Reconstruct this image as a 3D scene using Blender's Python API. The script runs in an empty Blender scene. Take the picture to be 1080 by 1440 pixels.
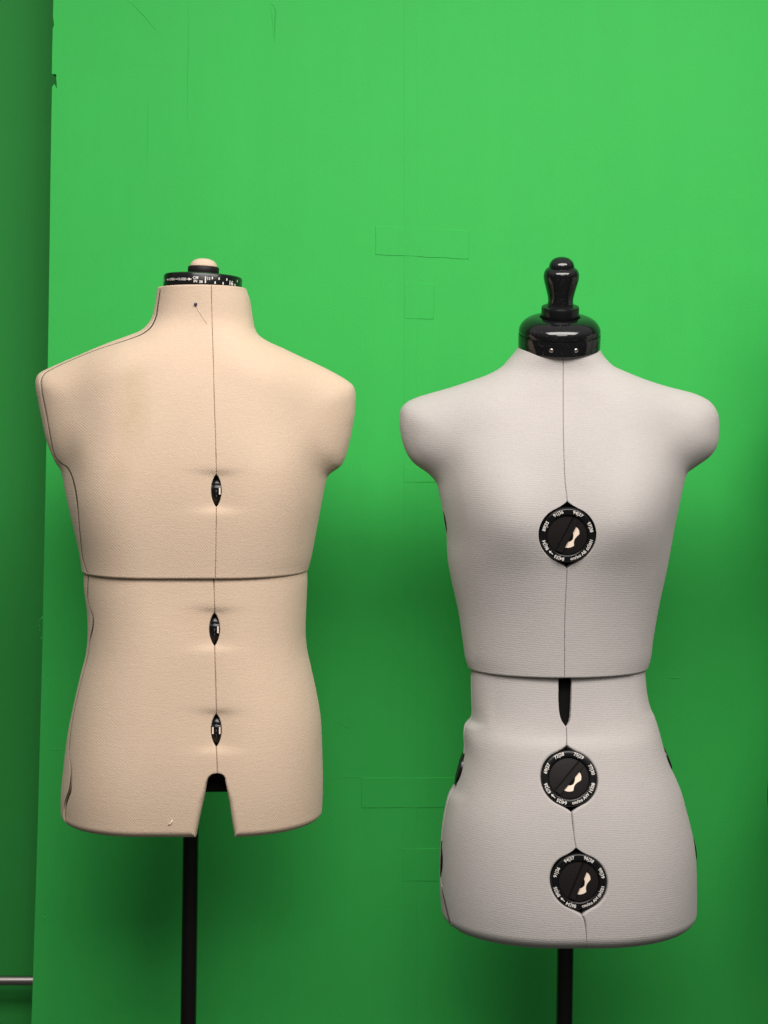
import bpy, bmesh, math, random
import numpy as np
from mathutils import Vector, Matrix
random.seed(4)
sc = bpy.context.scene
COL = sc.collection
HZ, CX, DD, CAMH = 580.0, 540.0, 2200.0, 1350.0     # horizon row, centre column, camera distance (mm), camera height (mm)

# ------------------------------------------------------------------ helpers
def wp(px, py, y=0.0):
    """photo pixel at depth y (mm behind the forms' plane) -> world metres"""
    k = (DD + y) / DD
    return Vector(((px - CX) * k / 1000, y / 1000, (CAMH + (HZ - py) * k) / 1000))

def link(o, parent=None, at=None):
    COL.objects.link(o)
    if parent is not None:
        o.parent = parent
    return o

def mesh_obj(name, verts, faces, mat, parent=None, smooth=True, sharp=None, origin=None):
    """verts in world metres; stored relative to the parent's location (or to origin)"""
    off = Vector((0, 0, 0))
    p = parent
    while p is not None:
        off += p.location
        p = p.parent
    loc = Vector((0, 0, 0))
    if origin is not None:
        loc = Vector(origin) - off
        off = Vector(origin)
    me = bpy.data.meshes.new(name)
    me.from_pydata([tuple(Vector(v) - off) for v in verts], [], faces)
    me.validate()
    bm = bmesh.new(); bm.from_mesh(me)
    bmesh.ops.recalc_face_normals(bm, faces=bm.faces)
    bm.to_mesh(me); bm.free()
    if smooth:
        me.polygons.foreach_set('use_smooth', [True] * len(me.polygons))
        if sharp:
            me.set_sharp_from_angle(angle=math.radians(sharp))
    me.materials.append(mat)
    o = bpy.data.objects.new(name, me)
    o.location = loc
    return link(o, parent)

def thing(name, label, cat, loc, group=None):
    o = bpy.data.objects.new(name, None)
    o.location = loc; o.empty_display_size = .05
    COL.objects.link(o)
    o['label'] = label; o['category'] = cat
    if group: o['group'] = group
    return o

def tag(o, label, cat, group=None):
    o['label'] = label; o['category'] = cat
    if group: o['group'] = group
    return o

def catmull(pts, step=3.0):
    pts = np.array(pts, float)
    P = np.vstack([2 * pts[0] - pts[1], pts, 2 * pts[-1] - pts[-2]])
    out = []
    for i in range(1, len(P) - 2):
        p0, p1, p2, p3 = P[i - 1], P[i], P[i + 1], P[i + 2]
        d01 = max(np.linalg.norm(p1 - p0) ** .5, 1e-3); d12 = max(np.linalg.norm(p2 - p1) ** .5, 1e-3); d23 = max(np.linalg.norm(p3 - p2) ** .5, 1e-3)
        n = max(1, int(np.linalg.norm(p2 - p1) / step))
        t0, t1, t2, t3 = 0, d01, d01 + d12, d01 + d12 + d23
        for k in range(n):
            t = t1 + (t2 - t1) * k / n
            a1 = (t1 - t) / (t1 - t0) * p0 + (t - t0) / (t1 - t0) * p1
            a2 = (t2 - t) / (t2 - t1) * p1 + (t - t1) / (t2 - t1) * p2
            a3 = (t3 - t) / (t3 - t2) * p2 + (t - t2) / (t3 - t2) * p3
            b1 = (t2 - t) / (t2 - t0) * a1 + (t - t0) / (t2 - t0) * a2
            b2 = (t3 - t) / (t3 - t1) * a2 + (t - t1) / (t3 - t1) * a3
            out.append((t2 - t) / (t2 - t1) * b1 + (t - t1) / (t2 - t1) * b2)
    out.append(pts[-1])
    out = np.array(out)
    out[:, 1] = np.maximum.accumulate(out[:, 1] + np.arange(len(out)) * 1e-5)
    return out

def seg_dist(P, C):
    """distance of points P (n,2) to polyline C"""
    A, B = C[:-1], C[1:]
    AB = B - A
    L2 = (AB ** 2).sum(1) + 1e-9
    out = np.empty(len(P))
    for s in range(0, len(P), 4000):
        p = P[s:s + 4000]
        t = np.clip(((p[:, None, :] - A[None]) * AB[None]).sum(2) / L2, 0, 1)
        q = A[None] + t[..., None] * AB[None]
        out[s:s + 4000] = np.sqrt(((p[:, None, :] - q) ** 2).sum(2).min(1))
    return out

def pt_dist(P, Q):
    out = np.empty(len(P))
    for s in range(0, len(P), 4000):
        d = P[s:s + 4000, None, :] - Q[None]
        out[s:s + 4000] = np.sqrt((d ** 2).sum(2).min(1))
    return out

def tab(t):
    a = np.array(t, float)
    c = catmull(np.stack([a[:, 1], a[:, 0]], 1), 2.0)
    return lambda y: np.interp(y, c[:, 1], c[:, 0])

def sig(x):
    return 1 / (1 + np.exp(-np.clip(x, -40, 40)))

# ------------------------------------------------------------------ the padded bodies
class Body:
    """a torso shell given by its outline in the forms' plane (mm) and by how far it bulges forward"""
    def __init__(s, L, R, TL, TR, D, Rr, Da, Ra, back=.92, extra=None, zone=None):
        s.L, s.R = catmull(L), catmull(R)
        s.TL, s.TR = catmull(TL), catmull(TR)
        s.D, s.Rr = tab(D), tab(Rr)
        s.Da, s.Ra, s.back, s.extra, s.zone = Da, Ra, back, extra, zone
    def xl(s, y): return np.interp(y, s.L[:, 1], s.L[:, 0])
    def xr(s, y): return np.interp(y, s.R[:, 1], s.R[:, 0])
    def depth(s, x, y, front=True):
        sh = np.shape(x)
        x = np.ravel(np.asarray(x, float)); y = np.ravel(np.asarray(y, float))
        g = lambda t: np.sqrt(np.clip(1 - (1 - np.clip(t, 0, 1)) ** 2, 0, 1))
        D = s.D(y)
        dA0 = np.minimum(x - s.xl(y), s.xr(y) - x)
        if s.zone is None:                                   # hips: a plain rounded section
            dA = np.maximum(dA0, 0)
            if not hasattr(s, 'sy'):
                s.sy = np.arange(s.L[0, 1], s.L[-1, 1], 1.0)
                k = np.exp(-.5 * (np.arange(-60, 61) / 20.0) ** 2); k /= k.sum()
                sm = lambda v: np.convolve(np.pad(v, 60, mode='reflect', reflect_type='odd'), k, 'valid')
                s.sl, s.sr = sm(s.xl(s.sy)), sm(s.xr(s.sy))
            dS = np.minimum(x - np.interp(y, s.sy, s.sl), np.interp(y, s.sy, s.sr) - x)
            m = np.clip(dA / 24.0, 0, 1); m = m * m * (3 - 2 * m)
            f = D * g(np.maximum(dA * (1 - m) + dS * m, 0) / s.Rr(y))
        else:                                                # chest, neck and shoulder caps
            P = np.stack([x, y], 1)
            dA = np.minimum(seg_dist(P, s.L), seg_dist(P, s.R))
            dA = np.where(dA0 > 0, dA, 0)
            q, eb = s.volume(x, y)
            t = np.clip(dA / 58.0, 0, 1); ex = 2 * t - t * t
            m = np.clip(dA / 16.0, 0, 1); m = m * m * (3 - 2 * m)
            f = np.sqrt(q * np.maximum(ex * (1 - m) + eb * m, 0))
        if front:
            if s.extra: f = f + s.extra(x, y) * np.clip(dA / 30, 0, 1)
        else:
            f = f * s.back
        f = np.where(dA <= 0, 0, f)
        return f.reshape(sh)
    def volume(s, x, y):
        """squared fullness of the upper body, softened so that chest and shoulder caps run into each other"""
        if not hasattr(s, 'q'):
            h = 2.0
            x0, x1 = s.L[:, 0].min() - 60, s.R[:, 0].max() + 60
            y0, y1 = s.L[0, 1], s.L[-1, 1]
            gx = np.arange(x0, x1, h); gy = np.arange(y0, y1, h)
            X, Y = np.meshgrid(gx, gy)
            xf_, yf_ = X.ravel(), Y.ravel()
            P = np.stack([xf_, yf_], 1)
            g = lambda t: np.sqrt(np.clip(1 - (1 - np.clip(t, 0, 1)) ** 2, 0, 1))
            ins = np.minimum(xf_ - s.xl(yf_), s.xr(yf_) - xf_)
            d0 = np.minimum(seg_dist(P, s.L), seg_dist(P, s.R))
            dA = np.where(ins > 0, d0, 0)
            t = np.clip(np.where(ins > 0, d0, -d0) / 58.0, -1, 1)
            env = (2 * t - t * np.abs(t)).reshape(X.shape)
            tl = np.interp(yf_, s.TL[:, 1], s.TL[:, 0]); tr = np.interp(yf_, s.TR[:, 1], s.TR[:, 0])
            dT = np.maximum(np.minimum(xf_ - tl, tr - xf_), 0)
            D = s.D(yf_)
            f = np.maximum(D * g(dT / s.Rr(yf_)), np.minimum(s.Da, D) * g(dA / s.Ra))
            e = g(dA / 58.0)
            m = (ins > 2.0).astype(float).reshape(X.shape)
            q = np.where(ins > 2.0, (f / np.maximum(e, .05)) ** 2, 0).reshape(X.shape)
            def blur(A, sg):
                k = np.arange(-int(3 * sg / h), int(3 * sg / h) + 1) * h
                k = np.exp(-.5 * (k / sg) ** 2); r = len(k) // 2
                for ax in (0, 1):
                    pad = [(r, r) if i == ax else (0, 0) for i in (0, 1)]
                    A = np.pad(A, pad, mode='edge' if ax == 0 else 'constant')
                    n = A.shape[ax] - 2 * r
                    A = sum(w_ * (A[i:i + n] if ax == 0 else A[:, i:i + n]) for i, w_ in enumerate(k))
                return A
            out = []
            for sg in (9.0, 26.0):
                out.append(blur(q, sg) / np.maximum(blur(m, sg), 1e-6))
            w = np.interp(gy, s.zone[0], s.zone[1])
            w = w * w * (3 - 2 * w)
            s.q = out[0] * (1 - w[:, None]) + out[1] * w[:, None]
            s.gx, s.gy = gx, gy
            s.env = blur(env, 8.0) / blur(np.ones_like(env), 8.0)
        i = np.clip((x - s.gx[0]) / 2.0, 0, len(s.gx) - 1.001); j = np.clip((y - s.gy[0]) / 2.0, 0, len(s.gy) - 1.001)
        i0, j0 = i.astype(int), j.astype(int); a, b = i - i0, j - j0
        at = lambda q: (q[j0, i0] * (1 - a) + q[j0, i0 + 1] * a) * (1 - b) + (q[j0 + 1, i0] * (1 - a) + q[j0 + 1, i0 + 1] * a) * b
        return at(s.q), at(s.env)
    def toplane(s, px, py):
        """photo pixel on the front surface -> coordinates in the forms' plane"""
        px = np.asarray(px, float); py = np.asarray(py, float)
        x, y = px.copy(), py.copy()
        for _ in range(4):
            k = 1 - s.depth(x, y) / DD
            x = CX + (px - CX) * k; y = HZ + (py - HZ) * k
        return x, y

def edges(body, seam, hfun, y0, y1):
    """left and right lips of the front opening, as functions of the plane row"""
    sm = catmull(seam, 2.0)
    py = np.arange(y0, y1, .5)
    cx = np.interp(py, sm[:, 1], sm[:, 0])
    h = hfun(py)
    lx, ly = body.toplane(cx - h, py)
    rx, ry = body.toplane(cx + h, py)
    return (lambda y: np.interp(y, ly, lx)), (lambda y: np.interp(y, ry, rx))

def make_panel(name, body, parent, mat, y0, y1, cols, rl=1.3, rt=2.0, rb=3.0, n=100, inward=9.0, dy=1.5, fine=()):
    """one padded shell quarter. cols(y) -> list of (xa, xb, sign, n) sheets in order; edges are rolled inwards"""
    ys = list(np.arange(y0, y1, dy)) + list(y0 + np.linspace(0, 5, 9)) + list(y1 - np.linspace(0, 9, 14))
    for a, b in fine: ys += list(np.arange(a, b, .6))
    ys = np.unique(np.round(np.clip(ys, y0, y1), 2))
    rows_x, rows_s = [], []
    X, S = [], []
    for y in ys:
        xs, ss = [], []
        for k, (xa, xb, sg, m) in enumerate(cols(y)):
            t = (1 - np.cos(np.pi * np.linspace(0, 1, m))) / 2
            t = .25 * np.linspace(0, 1, m) + .75 * t if m > 40 else t
            seg = xa + (xb - xa) * t
            if k: seg = seg[1:]
            xs += list(seg); ss += [sg] * len(seg)
        X.append(xs); S.append(ss)
    X = np.array(X); S = np.array(S)
    Y = np.repeat(ys[:, None], X.shape[1], 1)
    F = body.depth(X, Y, True)
    B = body.depth(X, Y, False)
    dep = np.where(S < 0, -F, B)
    P = np.stack([X, dep, -Y], 2)                        # mm; z up = -row
    du = np.gradient(P, axis=1); dv = np.gradient(P, axis=0)
    N = np.cross(du, dv)
    N /= (np.linalg.norm(N, axis=2, keepdims=True) + 1e-9)
    cen = np.array([(body.xl(ys) + body.xr(ys)).mean() / 2, 0, 0])
    out = (P - cen)[:, :, :2]
    if (N[:, :, 0] * out[:, :, 0] + N[:, :, 1] * out[:, :, 1]).mean() < 0: N = -N
    flat = P.reshape(-1, 3)
    ins = np.zeros(len(flat))
    sides = np.vstack([P[:, 0], P[:, -1]])
    RL = rl(Y.ravel()) if callable(rl) else np.full(len(flat), float(rl))
    for Q, r in ((sides, RL), (P[0], rt), (P[-1], rb)):
        d = pt_dist(flat, Q)
        q = np.clip(r - d, 0, r)
        ins = np.maximum(ins, r - np.sqrt(np.maximum(r * r - q * q, 0)))
    flat = flat - N.reshape(-1, 3) * ins[:, None]
    nr, nc = X.shape
    idx = np.arange(nr * nc).reshape(nr, nc)
    faces = [(int(idx[i, j]), int(idx[i, j + 1]), int(idx[i + 1, j + 1]), int(idx[i + 1, j])) for i in range(nr - 1) for j in range(nc - 1)]
    loop = list(idx[0, :]) + list(idx[1:, -1]) + list(idx[-1, -2::-1]) + list(idx[-2:0:-1, 0])
    NB = N.reshape(-1, 3)[loop]
    inner = flat[loop] - NB * inward
    base = len(flat)
    V = np.vstack([flat, inner])
    m = len(loop)
    for k in range(m):
        k2 = (k + 1) % m
        faces.append((int(loop[k]), int(loop[k2]), base + k2, base + k))
    W = np.stack([(V[:, 0] - CX) / 1000, V[:, 1] / 1000, (CAMH + HZ + V[:, 2]) / 1000], 1)
    return mesh_obj(name, W.tolist(), faces, mat, parent)

def lathe(profile, seg=72):
    """(r,h) profile in mm -> verts (local, metres, axis z), faces"""
    V, F = [], []
    n = len(profile)
    for i, (r, h) in enumerate(profile):
        for k in range(seg):
            a = 2 * math.pi * k / seg
            V.append(Vector((r * math.cos(a) / 1000, r * math.sin(a) / 1000, h / 1000)))
    for i in range(n - 1):
        for k in range(seg):
            k2 = (k + 1) % seg
            F.append((i * seg + k, i * seg + k2, (i + 1) * seg + k2, (i + 1) * seg + k))
    F.append(tuple(range(seg))[::-1]); F.append(tuple((n - 1) * seg + k for k in range(seg)))
    return V, F

def xf(V, M): return [M @ v for v in V]

def tube(points, r, seg=10, cap=True):
    """tube along world points (Vectors, metres)"""
    V, F = [], []
    n = len(points)
    up = Vector((0, 1, 0))
    for i, p in enumerate(points):
        t = (points[min(i + 1, n - 1)] - points[max(i - 1, 0)]).normalized()
        a = t.cross(up)
        if a.length < 1e-4: a = t.cross(Vector((1, 0, 0)))
        a.normalize(); b = t.cross(a)
        rr = r(i / (n - 1)) if callable(r) else r
        for k in range(seg):
            an = 2 * math.pi * k / seg
            V.append(p + (a * math.cos(an) + b * math.sin(an)) * rr)
    for i in range(n - 1):
        for k in range(seg):
            k2 = (k + 1) % seg
            F.append((i * seg + k, i * seg + k2, (i + 1) * seg + k2, (i + 1) * seg + k))
    if cap:
        F.append(tuple(range(seg))); F.append(tuple((n - 1) * seg + k for k in range(seg)))
    return V, F

def merge(parts):
    V, F = [], []
    for v, f in parts:
        b = len(V)
        V += list(v); F += [tuple(i + b for i in q) for q in f]
    return V, F

_txt = {}
def text_mesh(s, size=1.0, bold=.02):
    key = (s, bold)
    if key not in _txt:
        cu = bpy.data.curves.new('t', 'FONT')
        cu.body = s; cu.align_x = 'CENTER'; cu.align_y = 'CENTER'; cu.offset = bold; cu.resolution_u = 3
        ob = bpy.data.objects.new('t', cu); COL.objects.link(ob)
        bpy.context.view_layer.update()
        dg = bpy.context.evaluated_depsgraph_get()
        me = bpy.data.meshes.new_from_object(ob.evaluated_get(dg))
        V = [v.co.copy() for v in me.vertices]; F = [tuple(p.vertices) for p in me.polygons]
        bpy.data.objects.remove(ob); bpy.data.curves.remove(cu); bpy.data.meshes.remove(me)
        ycen = .5 * (min(v.y for v in V) + max(v.y for v in V))
        for v in V: v.y -= ycen
        _txt[key] = (V, F)
    V, F = _txt[key]
    return [v * size for v in V], F

# ------------------------------------------------------------------ materials
def mat_new(name):
    m = bpy.data.materials.new(name); m.use_nodes = True
    nt = m.node_tree
    return m, nt, nt.nodes['Principled BSDF']

def nd(nt, t, **kw):
    n = nt.nodes.new(t)
    for k, v in kw.items():
        if k in n.inputs: n.inputs[k].default_value = v
        else: setattr(n, k, v)
    return n

def mth(nt, op, a, b=None, c=None):
    n = nt.nodes.new('ShaderNodeMath'); n.operation = op
    for i, v in enumerate((a, b, c)):
        if v is None: continue
        if isinstance(v, (int, float)): n.inputs[i].default_value = v
        else: nt.links.new(v, n.inputs[i])
    return n.outputs[0]

def fabric(name, base, weave, period, stain=None, amp=.1, bump=.35, ribw=.3, slubw=1.2):
    m, nt, b = mat_new(name)
    lk = nt.links.new
    tc = nd(nt, 'ShaderNodeTexCoord')
    sep = nd(nt, 'ShaderNodeSeparateXYZ'); lk(tc.outputs['Object'], sep.inputs[0])
    warp = nd(nt, 'ShaderNodeTexNoise', Scale=45.0, Detail=3.0); lk(tc.outputs['Object'], warp.inputs['Vector'])
    fuzz = nd(nt, 'ShaderNodeTexNoise', Scale=380.0, Detail=4.0, Roughness=.75); lk(tc.outputs['Object'], fuzz.inputs['Vector'])
    slub_map = nd(nt, 'ShaderNodeMapping'); slub_map.inputs['Scale'].default_value = (60, 60, 520)
    lk(tc.outputs['Object'], slub_map.inputs['Vector'])
    slub = nd(nt, 'ShaderNodeTexNoise', Scale=1.0, Detail=3.0, Roughness=.6); lk(slub_map.outputs[0], slub.inputs['Vector'])
    big = nd(nt, 'ShaderNodeTexNoise', Scale=6.0, Detail=3.0); lk(tc.outputs['Object'], big.inputs['Vector'])
    if weave == 'twill':
        ph = mth(nt, 'ADD', sep.outputs[0], mth(nt, 'MULTIPLY', sep.outputs[2], .85))
        ph = mth(nt, 'ADD', ph, mth(nt, 'MULTIPLY', sep.outputs[1], .5))
    else:
        ph = mth(nt, 'ADD', sep.outputs[2], mth(nt, 'MULTIPLY', sep.outputs[0], .06))
    ph = mth(nt, 'ADD', mth(nt, 'MULTIPLY', ph, 2 * math.pi / period), mth(nt, 'MULTIPLY', warp.outputs[0], 7.0))
    rib = mth(nt, 'SINE', ph)
    tex = mth(nt, 'ADD', mth(nt, 'MULTIPLY', rib, ribw), mth(nt, 'MULTIPLY', mth(nt, 'SUBTRACT', fuzz.outputs[0], .5), 2.6))
    tex = mth(nt, 'ADD', tex, mth(nt, 'MULTIPLY', mth(nt, 'SUBTRACT', slub.outputs[0], .5), slubw))
    val = mth(nt, 'ADD', 1.0, mth(nt, 'MULTIPLY', tex, amp))
    val = mth(nt, 'ADD', val, mth(nt, 'MULTIPLY', mth(nt, 'SUBTRACT', big.outputs[0], .5), .17))
    mul = nd(nt, 'ShaderNodeVectorMath', operation='SCALE'); mul.inputs[0].default_value = base
    lk(val, mul.inputs['Scale'])
    colr = mul.outputs[0]
    sp = nd(nt, 'ShaderNodeTexVoronoi', Scale=34.0); lk(tc.outputs['Object'], sp.inputs['Vector'])
    spw = mth(nt, 'MULTIPLY', mth(nt, 'LESS_THAN', sp.outputs['Distance'], .03), mth(nt, 'GREATER_THAN', big.outputs[0], .56))
    smx = nd(nt, 'ShaderNodeMix', data_type='RGBA', blend_type='MULTIPLY')
    lk(mth(nt, 'MULTIPLY', spw, .35), smx.inputs[0]); lk(colr, smx.inputs[6]); smx.inputs[7].default_value = (.55, .5, .45, 1)
    colr = smx.outputs[2]
    if stain:
        for (x, y, z, sx, sz, a, tint) in stain:
            mp = nd(nt, 'ShaderNodeMapping', vector_type='POINT')
            mp.inputs['Scale'].default_value = (1 / sx, 4, 1 / sz); mp.inputs['Location'].default_value = (-x / sx, -y * 4, -z / sz)
            lk(tc.outputs['Object'], mp.inputs['Vector'])
            ln = nd(nt, 'ShaderNodeVectorMath', operation='LENGTH'); lk(mp.outputs[0], ln.inputs[0])
            w = mth(nt, 'MULTIPLY', mth(nt, 'MAXIMUM', mth(nt, 'SUBTRACT', 1.0, ln.outputs['Value']), 0), mth(nt, 'MULTIPLY', mth(nt, 'ADD', warp.outputs[0], .3), a))
            mx = nd(nt, 'ShaderNodeMix', data_type='RGBA', blend_type='MULTIPLY')
            lk(w, mx.inputs[0]); lk(colr, mx.inputs[6]); mx.inputs[7].default_value = tint
            colr = mx.outputs[2]
    lk(colr, b.inputs['Base Color'])
    bp = nd(nt, 'ShaderNodeBump', Strength=bump, Distance=.0006); lk(tex, bp.inputs['Height']); lk(bp.outputs[0], b.inputs['Normal'])
    b.inputs['Roughness'].default_value = .92
    b.inputs['Specular IOR Level'].default_value = .15
    b.inputs['Sheen Weight'].default_value = .12; b.inputs['Sheen Roughness'].default_value = .5
    return m

def plastic(name, base, rough, noise=.05, scale=40, spec=.5, dust=0.0):
    m, nt, b = mat_new(name)
    tc = nd(nt, 'ShaderNodeTexCoord')
    n = nd(nt, 'ShaderNodeTexNoise', Scale=float(scale), Detail=4.0); nt.links.new(tc.outputs['Object'], n.inputs['Vector'])
    r = mth(nt, 'ADD', rough - noise, mth(nt, 'MULTIPLY', n.outputs[0], 2 * noise))
    nt.links.new(r, b.inputs['Roughness'])
    if dust:
        n2 = nd(nt, 'ShaderNodeTexNoise', Scale=scale * 14.0, Detail=2.0); nt.links.new(tc.outputs['Object'], n2.inputs['Vector'])
        mx = nd(nt, 'ShaderNodeMix', data_type='RGBA')
        w = mth(nt, 'MULTIPLY', mth(nt, 'MAXIMUM', mth(nt, 'SUBTRACT', n2.outputs[0], .62), 0), dust)
        nt.links.new(w, mx.inputs[0]); mx.inputs[6].default_value = (*base, 1); mx.inputs[7].default_value = (.5, .48, .45, 1)
        nt.links.new(mx.outputs[2], b.inputs['Base Color'])
    else:
        b.inputs['Base Color'].default_value = (*base, 1)
    b.inputs['Specular IOR Level'].default_value = spec
    return m

def painted(name, base, rough, stipple=.25, wave=.4):
    m, nt, b = mat_new(name)
    lk = nt.links.new
    tc = nd(nt, 'ShaderNodeTexCoord')
    big = nd(nt, 'ShaderNodeTexNoise', Scale=2.3, Detail=3.0); lk(tc.outputs['Object'], big.inputs['Vector'])
    mid = nd(nt, 'ShaderNodeTexNoise', Scale=16.0, Detail=4.0, Roughness=.55); lk(tc.outputs['Object'], mid.inputs['Vector'])
    fin = nd(nt, 'ShaderNodeTexNoise', Scale=330.0, Detail=2.0); lk(tc.outputs['Object'], fin.inputs['Vector'])
    v = mth(nt, 'ADD', .93, mth(nt, 'MULTIPLY', big.outputs[0], .08))
    v = mth(nt, 'ADD', v, mth(nt, 'MULTIPLY', mth(nt, 'SUBTRACT', mid.outputs[0], .5), .07))
    v = mth(nt, 'ADD', v, mth(nt, 'MULTIPLY', mth(nt, 'SUBTRACT', fin.outputs[0], .5), .12))
    rm = nd(nt, 'ShaderNodeMapping'); rm.inputs['Scale'].default_value = (22, 22, 2.2); lk(tc.outputs['Object'], rm.inputs['Vector'])
    roll = nd(nt, 'ShaderNodeTexNoise', Scale=1.0, Detail=4.0, Roughness=.6); lk(rm.outputs[0], roll.inputs['Vector'])
    v = mth(nt, 'ADD', v, mth(nt, 'MULTIPLY', mth(nt, 'SUBTRACT', roll.outputs[0], .5), .07))
    nick = nd(nt, 'ShaderNodeTexVoronoi', Scale=16.0); lk(tc.outputs['Object'], nick.inputs['Vector'])
    nk = mth(nt, 'MULTIPLY', mth(nt, 'LESS_THAN', nick.outputs['Distance'], .035), mth(nt, 'GREATER_THAN', big.outputs[0], .52))
    sc_ = nd(nt, 'ShaderNodeVectorMath', operation='SCALE'); sc_.inputs[0].default_value = base; lk(v, sc_.inputs['Scale'])
    lk(sc_.outputs[0], b.inputs['Base Color'])
    h = mth(nt, 'ADD', mth(nt, 'MULTIPLY', fin.outputs[0], stipple), mth(nt, 'MULTIPLY', mid.outputs[0], wave * 3))
    h = mth(nt, 'SUBTRACT', mth(nt, 'ADD', h, mth(nt, 'MULTIPLY', roll.outputs[0], wave * 2.5)), nk)
    bp = nd(nt, 'ShaderNodeBump', Strength=.5, Distance=.001); lk(h, bp.inputs['Height']); lk(bp.outputs[0], b.inputs['Normal'])
    r = mth(nt, 'ADD', rough, mth(nt, 'MULTIPLY', mth(nt, 'SUBTRACT', mid.outputs[0], .5), .15)); lk(r, b.inputs['Roughness'])
    b.inputs['Specular IOR Level'].default_value = .18
    return m

BEIGE = (.60, .456, .340)
GREY = (.445, .412, .396)
M_black = plastic('black_plastic', (.006, .006, .0065), .24, .06, 60, .35, 0)
M_gloss = plastic('gloss_black', (.006, .006, .007), .10, .05, 30, .55, .5)
M_matte = plastic('matte_black', (.011, .0085, .0085), .5, .06, 60, .18, .3)
M_core = plastic('inner_black', (.004, .004, .004), .7, .05, 20, .1)
M_pole = plastic('pole_black', (.004, .0032, .003), .14, .05, 25, .4)
M_ink = plastic('white_ink', (.70, .66, .62), .6, .05, 60, .2)
M_seam = plastic('seam_shade', (.06, .045, .032), .8, .05, 60, .1)  # dark brown standing for the shade inside the side seam gaps
M_cream = plastic('cream_plate', (.86, .70, .58), .5, .05, 60, .3)
M_steel = plastic('brushed_steel', (.42, .38, .37), .38, .06, 30, .5)
M_steel.node_tree.nodes['Principled BSDF'].inputs['Metallic'].default_value = 1
M_pin = plastic('pin_violet', (.03, .018, .10), .3, .05, 60)
M_lint = plastic('pale_lint', (.85, .78, .70), .8, .05, 60, .1)
M_board = painted('green_board_paint', (.042, .47, .084), .62)
M_tape = painted('green_tape_paint', (.042, .467, .084), .62, .12, .15)
M_wall = painted('green_wall_paint', (.030, .29, .052), .7)
M_floor = painted('floor_paint', (.05, .055, .05), .6)

# ------------------------------------------------------------------ setting: floor, wall, rail, painted board
def box(x0, x1, y0, y1, z0, z1):
    V = [Vector(p) for p in ((x0, y0, z0), (x1, y0, z0), (x1, y1, z0), (x0, y1, z0), (x0, y0, z1), (x1, y0, z1), (x1, y1, z1), (x0, y1, z1))]
    return V, [(0, 3, 2, 1), (4, 5, 6, 7), (0, 1, 5, 4), (1, 2, 6, 5), (2, 3, 7, 6), (3, 0, 4, 7)]

YB, YW = 300.0, 470.0
V, F = box(-3, 3, -4, .47, -.05, 0)
fl = mesh_obj('floor', V, F, M_floor, smooth=False); fl['kind'] = 'structure'
V, F = box(-3, 3, YW / 1000, YW / 1000 + .1, 0, 3.0)
wl = mesh_obj('wall', V, F, M_wall, smooth=False); wl['kind'] = 'structure'

y = YW - 42
V, F = tube([wp(-700, 1378, y), wp(-200, 1378.5, y), wp(200, 1379, y), wp(500, 1379, y)], .0078, 24)
parts = [(V, F)]
rail = mesh_obj('metal_rail', V, F, M_steel, smooth=True, sharp=50)
tag(rail, 'thin horizontal steel rail on the dark wall at lower left, running behind the green board', 'rail')
for px in (-350, 300):
    V, F = tube([wp(px, 1379, y + 5), wp(px, 1379, YW + 2)], .005, 12)
    mesh_obj('bracket', V, F, M_steel, rail)

# the board: outline with its torn left edge, extruded
left = [(76.5, -260), (75, 0), (74.6, 24), (75.6, 31), (75.9, 36), (74.2, 40), (73.4, 70), (73.0, 104), (79.0, 104.5), (80.0, 125), (76.6, 118), (73.2, 122), (72.4, 160), (71.2, 235),
        (70.0, 330), (67.8, 480), (65.6, 610), (62.9, 740), (61.0, 830), (59.8, 905), (57, 1010), (53, 1165), (48.5, 1310), (44.2, 1440), (32, 1745)]
zt, zb = wp(0, -260, YB).z, 0.004
poly = [wp(px, py, YB) for px, py in left]
poly[-1].z = zb; poly[0].z = zt
xr_ = wp(1330, 0, YB).x
poly += [Vector((xr_, YB / 1000, zb)), Vector((xr_, YB / 1000, zt))]
n = len(poly)
V = poly + [p + Vector((0, .018, 0)) for p in poly]
F = [tuple(range(n)), tuple(range(2 * n - 1, n - 1, -1))] + [(i, (i + 1) % n, n + (i + 1) % n, n + i) for i in range(n)]
bd = [(V, F)]
def ridge(pts, r=.0007, lift=-.0001):
    c = catmull(pts, 4)
    P = [wp(a, b, YB - lift * 1000) for a, b in c]
    bd.append(tube(P, lambda t: 1.15 * r * (.25 + .75 * math.sin(math.pi * min(1, max(0, t))) ** .6), 8))
ridge([(176, -4), (190, 9), (205, 25), (221, 45)])
ridge([(379, 5), (384, 6.5), (387.5, 14), (387, 30), (386, 58)], .0012)
ridge([(380, 8), (383, 25), (385, 55)], .0006)
ridge([(265, -4), (265, 60), (263.5, 130), (264, 182)], .0006)
ridge([(208, 130), (208, 180), (206, 240)], .0005)
ridge([(940, 953), (948, 944), (958, 937)], .0009)
ridge([(466, 1008), (480, 1018), (498, 1026)], .0006)
ridge([(468, 1092), (490, 1090), (520, 1083)], .0006)
ridge([(58, 1289), (64, 1291), (68, 1296)], .001)
ridge([(940, 22), (945, 25)], .0008); ridge([(948, 24), (954, 22)], .0008)
ridge([(66, 1052), (76, 1054), (92, 1053)], .0006)
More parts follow.
